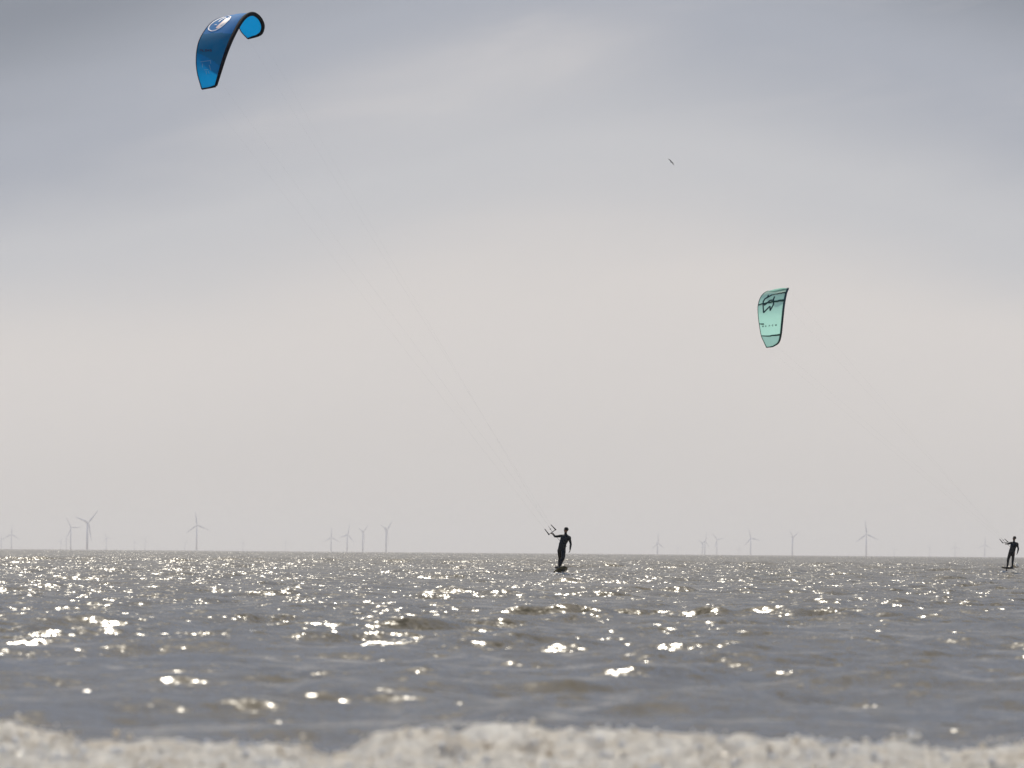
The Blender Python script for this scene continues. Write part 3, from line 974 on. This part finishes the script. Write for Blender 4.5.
# ---------------------------------------------------------------- foil boards
def foil_board(center, fwd, upv, length, width, mat, label, mast_at, mast_len):
    root = empty("foil_board", center)
    tag(root, label, 'foil board')
    f = fwd.normalized()
    s = f.cross(upv).normalized()
    u = s.cross(f).normalized()
    rings, deck = [], []
    for q in range(17):
        t = -1 + 2 * q / 16
        w = width / 2 * (1 - abs(t) ** 3.2) ** 0.55 if abs(t) < 1 else 0.0
        w = max(w, 0.015) * (1 - 0.12 * max(0, -t))
        th_ = 0.045 * (1 - 0.55 * abs(t) ** 2)
        rock = 0.05 * max(0, t) ** 2
        c = center + f * (t * length / 2) + u * rock
        rings.append([c + s * (w * math.copysign(abs(math.cos(a)) ** 0.6, math.cos(a))) + u * (th_ * math.copysign(abs(math.sin(a)) ** 0.7, math.sin(a))) for a in np.linspace(0, 2 * math.pi, 16, endpoint=False)])
    MB().loft(rings).build("board", mat, root)
    pad = []
    for q in range(9):
        t = -0.8 + 1.4 * q / 8
        w = width / 2 * 0.78
        c = center + f * (t * length / 2) + u * (0.045 * (1 - 0.55 * t * t) + 0.002 + 0.05 * max(0, t) ** 2)
        pad.append([c - s * w, c + s * w, c + s * w + u * 0.006, c - s * w + u * 0.006])
    MB().loft(pad).build("deck_pad", M_DECK, root, smooth=False)
    m0 = center + f * mast_at - u * 0.03
    m1 = m0 - u * mast_len
    rg = []
    for q in range(5):
        c = m0.lerp(m1, q / 4)
        rg.append([c + f * (0.06 * math.cos(a)) + s * (0.009 * math.sin(a)) for a in np.linspace(0, 2 * math.pi, 12, endpoint=False)])
    MB().loft(rg).build("mast", M_CARBON, root)
    MB().tube([m1 - f * 0.45, m1 - f * 0.2, m1 + f * 0.15, m1 + f * 0.3], [0.012, 0.018, 0.02, 0.008], 8).build("fuselage", M_CARBON, root)
    for nm_, pos, span, chord in (("front_wing", 0.16, 0.42, 0.13), ("rear_wing", -0.42, 0.22, 0.07)):
        rg = []
        for q in range(9):
            t = -1 + q / 4
            c = m1 + f * (pos - 0.06 * t * t) + s * (t * span) - u * (0.03 * t * t)
            ch = chord * (1 - 0.75 * abs(t) ** 2.5) / 2
            rg.append([c + f * (ch * math.cos(a)) + u * (0.008 * math.sin(a)) for a in np.linspace(0, 2 * math.pi, 10, endpoint=False)])
        MB().loft(rg).build(nm_, M_CARBON, root)
    return root

pc = at(530 + 294 / 9.6, 505 + 622 / 9.6, CR_D)
foil_board(pc + Vector((0, 0, -0.025)), Vector((0.26, -0.95, 0.22)), Vector((-0.05, 0.17, 1)), 1.15, 0.50, M_BOARD_A,
           'olive brown foil board seen nose on under the rider in the middle', 0.05 - 0.35, 0.75)
pc = at(984 + 332 / 13.97, 525 + 604 / 13.97, RR_D)
foil_board(pc, Vector((-0.55, -0.83, 0.03)), Vector((0, 0, 1)), 1.15, 0.46, M_BOARD_B,
           'black foil board seen side on under the rider at the right edge', 0.12, 0.70)

# ---------------------------------------------------------------- control bars and flying lines
def control_bar(a, b, lead_a, lead_b, hook, label, mid_top):
    c = (a + b) / 2
    root = empty("control_bar", c)
    tag(root, label, 'kite bar')
    MB().tube([a, a.lerp(b, 0.25), a.lerp(b, 0.75), b], [0.015, 0.014, 0.014, 0.015], 10).build("bar", M_WEB, root)
    for e, q in ((a, lead_a), (b, lead_b)):
        fl = MB().tube([e - (q - e).normalized() * 0.02, e, e.lerp(q, 0.3), e.lerp(q, 0.9), q], [0.012, 0.026, 0.021, 0.018, 0.006], 8).build("float", M_FLOAT, root)
        MB().ellipsoid(e, [Vector((0.03, 0, 0)), Vector((0, 0.03, 0)), Vector((0, 0, 0.03))], 10, 7).build("end_cap", M_FLOAT, fl)
    MB().tube([hook, hook.lerp(c, 0.5), c], 0.008, 6).build("depower_line", M_LINE, root)
    MB().tube([c, mid_top], 0.006, 6).build("centre_line", M_LINE, root)
    m = c.lerp(mid_top, 0.45)
    MB().tube([m, c.lerp(mid_top, 0.58)], [0.028, 0.022], 8).build("trim_block", M_FLOAT, root)
    n = 10
    d = (c - hook).normalized()
    a1 = d.cross(Vector((0, 0, 1))).normalized() * 0.03
    loop = [hook + a1 * math.cos(2 * math.pi * k / n) + d * (0.045 * math.sin(2 * math.pi * k / n) + 0.03) for k in range(n + 1)]
    MB().tube(loop, 0.009, 6).build("chicken_loop", M_RED, root)
    return root

def zp(z, x, y, depth):
    return at(z[0][0] + x / z[1], z[0][1] + y / z[1], depth)

Z8 = ((530, 510), 19.2)
hA = JA['hdL']
bd = hA.y
a, b = zp(Z8, 362, 470, bd - 0.16), zp(Z8, 492, 377, bd + 0.16)
la, lb = zp(Z8, 280, 360, bd - 0.12), zp(Z8, 398, 278, bd + 0.2)
mtA = zp(Z8, 355, 310, bd + 0.05)
control_bar(a, b, la, lb, hookA, 'black kite bar with two long floats held up by the rider in the middle', mtA)
barA = (la, lb, mtA)
hB = JB['hdL']
bd = hB.y
a, b = zp(ZR, 264, 250, bd - 0.17), zp(ZR, 338, 240, bd + 0.17)
la, lb = zp(ZR, 215, 192, bd - 0.1), zp(ZR, 285, 192, bd + 0.2)
mtB = zp(ZR, 240, 182, bd)
control_bar(a, b, la, lb, hookB, 'black kite bar with slanting floats held by the rider at the right edge', mtB)
barB = (la, lb, mtB)

def flying_lines(root, tips, bar, r=0.0007):
    (leN, teN), (leF, teF) = tips
    la, lb, mt = bar
    split = mt + (Vector(leN) * 0.5 + Vector(leF) * 0.5 - mt).normalized() * 0.4
    for p, q in ((leN, split), (leF, split), (teN, la), (teF, lb)):
        p = Vector(p)
        MB().tube([p, p.lerp(q, 0.5), q], r, 5).build("flying_line", M_LINE, root)
    MB().tube([split, mt], r * 1.5, 5).build("pigtail", M_LINE, root)

Gb, LEb, TEb, _ = kite_surface(blue_sec, (180, 0), 6.982, BK_D)
flying_lines(bk, ((LEb[6], TEb[0]), (LEb[-7], TEb[-1])), barA)
Gg, LEg, TEg, _ = kite_surface(mint_sec, (740, 275), 9.6, GK_D)
flying_lines(gk, ((LEg[6], TEg[0]), (LEg[-7], TEg[-1])), barB)

# ---------------------------------------------------------------- wakes where the foil masts cut the water
def splash(px, py, depth, wid, hgt, label, n, seed):
    g = np.random.default_rng(seed)
    c = at(px, py, depth)
    p = np.stack([c.x + g.normal(0, wid / 2.5, n), c.y + g.normal(0, wid, n), max(c.z, sea_z(c.x, c.y)) + np.abs(g.normal(0, hgt / 2, n))], -1)
    v, f = blobs(p, g.uniform(0.02, 0.075, n))
    o = make("spray", v, f.tolist(), M_SPRAY)
    tag(o, label, 'spray', kind='stuff')
splash(558.5, 575.2, CR_D - 0.2, 0.45, 0.07, 'pale splash of foam where the middle foil mast cuts the water', 200, 3)
splash(1015.6, 566.8, RR_D + 1.0, 0.16, 0.16, 'small white splash behind the feet of the rider at the right edge', 90, 4)
splash(1004.0, 574.3, RR_D - 0.3, 0.25, 0.05, 'thin line of foam under the mast of the right hand board', 110, 5)

# ---------------------------------------------------------------- bird
def bird():
    c = at(671.2, 162.0, 700)
    root = empty("bird", c)
    tag(root, 'small dark bird gliding with banked wings in the open sky', 'bird')
    right = Vector((0.72, 0.25, -0.78)).normalized()
    fwd = Vector((0.35, -0.9, 0.05)); fwd = (fwd - right * fwd.dot(right)).normalized()
    up = right.cross(fwd).normalized()
    if up.z < 0: up = -up
    rg = []
    for t, w in ((-0.20, 0.012), (-0.14, 0.03), (-0.05, 0.055), (0.05, 0.06), (0.12, 0.045), (0.16, 0.038), (0.20, 0.036), (0.23, 0.018), (0.27, 0.005)):
        rg.append([c + fwd * t + right * (w * math.cos(a)) + up * (w * 0.9 * math.sin(a)) for a in np.linspace(0, 2 * math.pi, 10, endpoint=False)])
    MB().loft(rg).build("body", M_BIRD, root)
    for s in (-1, 1):
        rg = []
        for t, ch, bk_, lift in ((0.03, 0.085, 0.0, 0.01), (0.14, 0.095, -0.03, 0.05), (0.26, 0.08, 0.0, 0.06), (0.40, 0.05, 0.07, 0.04), (0.50, 0.012, 0.14, 0.02)):
            cc = c + right * (s * t) - fwd * bk_ + up * lift
            rg.append([cc + fwd * (1.35 * ch * math.cos(a)) + up * (0.03 * math.sin(a)) for a in np.linspace(0, 2 * math.pi, 8, endpoint=False)])
        MB().loft(rg).build("wing", M_BIRD, root)
    tl = []
    for t, w in ((-0.16, 0.02), (-0.24, 0.045), (-0.30, 0.06)):
        tl.append([c + fwd * t + right * (w * math.cos(a)) + up * (0.006 * math.sin(a)) for a in np.linspace(0, 2 * math.pi, 8, endpoint=False)])
    MB().loft(tl).build("tail", M_BIRD2, root)
bird()

# ---------------------------------------------------------------- offshore wind turbines
def hor(px):
    return 384 + FPX * math.tan(PITCH) + (px - 512) * math.tan(ROLL)

# px, hub y, rotor radius px, angle of first blade (deg, anticlockwise from right), yaw (deg), blade radius m, label
TURB = [
    (1.8, 538.5, 6.5, 95, 65, 45, 'very faint wind turbine cut by the left edge of the picture'),
    (11.6, 534.3, 10.0, 88, 10, 50, 'faint wind turbine with one blade straight up, first clear one from the left'),
    (61.0, 541.5, 5.0, 60, 40, 40, 'ghostly tiny wind turbine left of the leaning pair'),
    (66.8, 538.5, 6.5, 92, 70, 45, 'hazy narrow wind turbine close beside the left tower of the tall pair'),
    (71.4, 527.6, 12.0, 122, 38, 50, 'pale wind turbine just left of the tallest one, blade leaning left'),
    (88.5, 522.6, 19.5, 43, 49, 56, 'tallest wind turbine of the row, blade pointing up to the right'),
    (106.5, 537.8, 6.5, 112, 10, 46, 'small wind turbine to the right of the tallest one'),
    (135.0, 541.5, 5.0, 90, 60, 40, 'barely visible tiny wind turbine, left one of a small pair'),
    (145.2, 538.8, 5.0, 176, 20, 42, 'tiny wind turbine with level blades, right one of a small pair'),
    (185.0, 543.5, 4.0, 40, 40, 38, 'ghostly low wind turbine just left of the lone tall one'),
    (197.0, 525.0, 14.0, 97, 12, 54, 'tall lone wind turbine with one blade down to the right, between two far groups'),
    (243.0, 542.5, 4.5, 70, 20, 40, 'tiny faint wind turbine right of the lone tall one'),
    (286.0, 541.5, 4.5, 90, 70, 40, 'thin ghostly wind turbine left of the four in a row'),
    (331.5, 537.2, 10.2, 90, 25, 50, 'first of four wind turbines in a row, blade straight up'),
    (347.8, 534.6, 11.5, 77, 40, 50, 'second of four wind turbines in a row, rotor seen nearly edge on'),
    (363.7, 532.0, 12.0, 40, 62, 50, 'third of four wind turbines in a row, blades spread like a Y'),
    (387.2, 529.6, 14.5, 40, 61, 52, 'last and tallest of four wind turbines in a row, left of the middle rider'),
    (658.2, 543.2, 11.0, 91, 45, 50, 'thin wind turbine, first one to the right of the middle rider'),
    (678.0, 547.6, 4.0, 150, 20, 38, 'tiny hazy wind turbine between two thin ones right of the middle rider'),
    (702.8, 543.0, 8.0, 160, 50, 45, 'left one of two faint wind turbines standing almost together'),
    (705.6, 541.2, 9.5, 78, 55, 46, 'right one of two faint wind turbines standing almost together'),
    (717.2, 539.6, 9.0, 11, 24, 48, 'pale wind turbine with blades like a Y right of the overlapping pair'),
    (739.2, 548.5, 4.0, 80, 20, 38, 'tiny ghostly wind turbine left of the one with a level blade'),
    (751.0, 538.2, 11.0, 107, 15, 50, 'wind turbine with one blade level to the right, below the mint kite'),
    (793.4, 537.0, 12.5, 22, 59, 50, 'stout pale wind turbine with blades like a Y, below and right of the mint kite'),
    (866.6, 534.2, 14.0, 96, 10, 54, 'tallest wind turbine in the right half, blade down to the right'),
    (894.4, 549.8, 4.0, 130, 20, 38, 'tiny low wind turbine right of the tallest right hand one'),
    (929.6, 547.3, 4.5, 60, 20, 40, 'small hazy wind turbine midway between the tall one and the right rider'),
    (955.3, 546.8, 6.0, 92, 15, 44, 'faint wind turbine with one blade straight up, second from the right rider'),
    (985.0, 544.5, 8.5, 88, 10, 48, 'wind turbine nearest to the rider at the right edge'),
]
def turbine(px, hy, rp, ang, yaw, rm, label):
    d = 18500.0 * (FPX * rm / rp / 17000.0) ** 0.33
    rm = rp * d / FPX
    hub = at(px, hy, d)
    root = empty("wind_turbine", Vector((hub.x, hub.y, 0)))
    tag(root, label, 'wind turbine', 'offshore wind turbines along the horizon')
    k = rm / 50
    y = R(yaw)
    face = Vector((math.sin(y), -math.cos(y), 0))               # the rotor looks this way
    across = Vector((math.cos(y), math.sin(y), 0))
    base = Vector((hub.x, hub.y, -2.5)) - face * 4.0 * k
    top = Vector((hub.x, hub.y, hub.z - 1.6 * k)) - face * 4.0 * k
    MB().tube([base, base.lerp(top, 0.5), top], [3.2 * k, 2.8 * k, 1.9 * k], 12).build("tower", M_TURB, root)
    n0 = hub - face * 10 * k
    rg = []
    for t, h in ((0, 1.5), (0.1, 2.1), (0.8, 2.1), (0.86, 1.7)):
        c = n0.lerp(hub, t)
        rg.append([c + across * (h * k * sx) + Vector((0, 0, h * k * sz)) for sx, sz in ((-1, -1), (1, -1), (1, 1), (-1, 1))])
    MB().loft(rg).build("nacelle", M_TURB, root, smooth=False)
    MB().tube([hub - face * 1.6 * k, hub, hub + face * 1.6 * k, hub + face * 2.6 * k], [1.7 * k, 1.9 * k, 1.4 * k, 0.3 * k], 10).build("rotor_hub", M_TURB, root)
    for q in range(3):
        w = R(ang + 120 * q)
        dr = across * math.cos(w) + Vector((0, 0, 1)) * math.sin(w)
        ch = dr.cross(face).normalized()
        rg = []
        for t, c, th_ in ((0.02, 0.9, 0.9), (0.08, 1.0, 0.8), (0.2, 2.1, 0.6), (0.5, 1.4, 0.35), (0.8, 0.85, 0.2), (1.0, 0.25, 0.08)):
            cc = hub + dr * (rm * t)
            rg.append([cc + ch * (1.4 * c * k * math.cos(a)) + face * (th_ * k * math.sin(a)) for a in np.linspace(0, 2 * math.pi, 8, endpoint=False)])
        MB().loft(rg).build("blade", M_TURB, root)
for t_ in TURB:
    turbine(*t_)

# ---------------------------------------------------------------- sea haze
HZ_TOP = 190.0
m = bpy.data.materials.new("sea_haze")
m.use_nodes = True
t = m.node_tree
t.nodes.clear()
pv = N(t, 'ShaderNodeVolumePrincipled')
pv.inputs['Color'].default_value = (1.0, 0.975, 0.955, 1)
pv.inputs['Density'].default_value = 5.5e-5
pv.inputs['Anisotropy'].default_value = 0.4
pv.inputs['Density Attribute'].default_value = ''
t.links.new(pv.outputs[0], N(t, 'ShaderNodeOutputMaterial').inputs['Volume'])
hz = MB().box((0, 22000, (HZ_TOP - 5) / 2), 92000, 46000, HZ_TOP + 5).build("haze", m, smooth=False)
tag(hz, 'pale sea haze softening the far wind turbines', 'haze', kind='stuff')
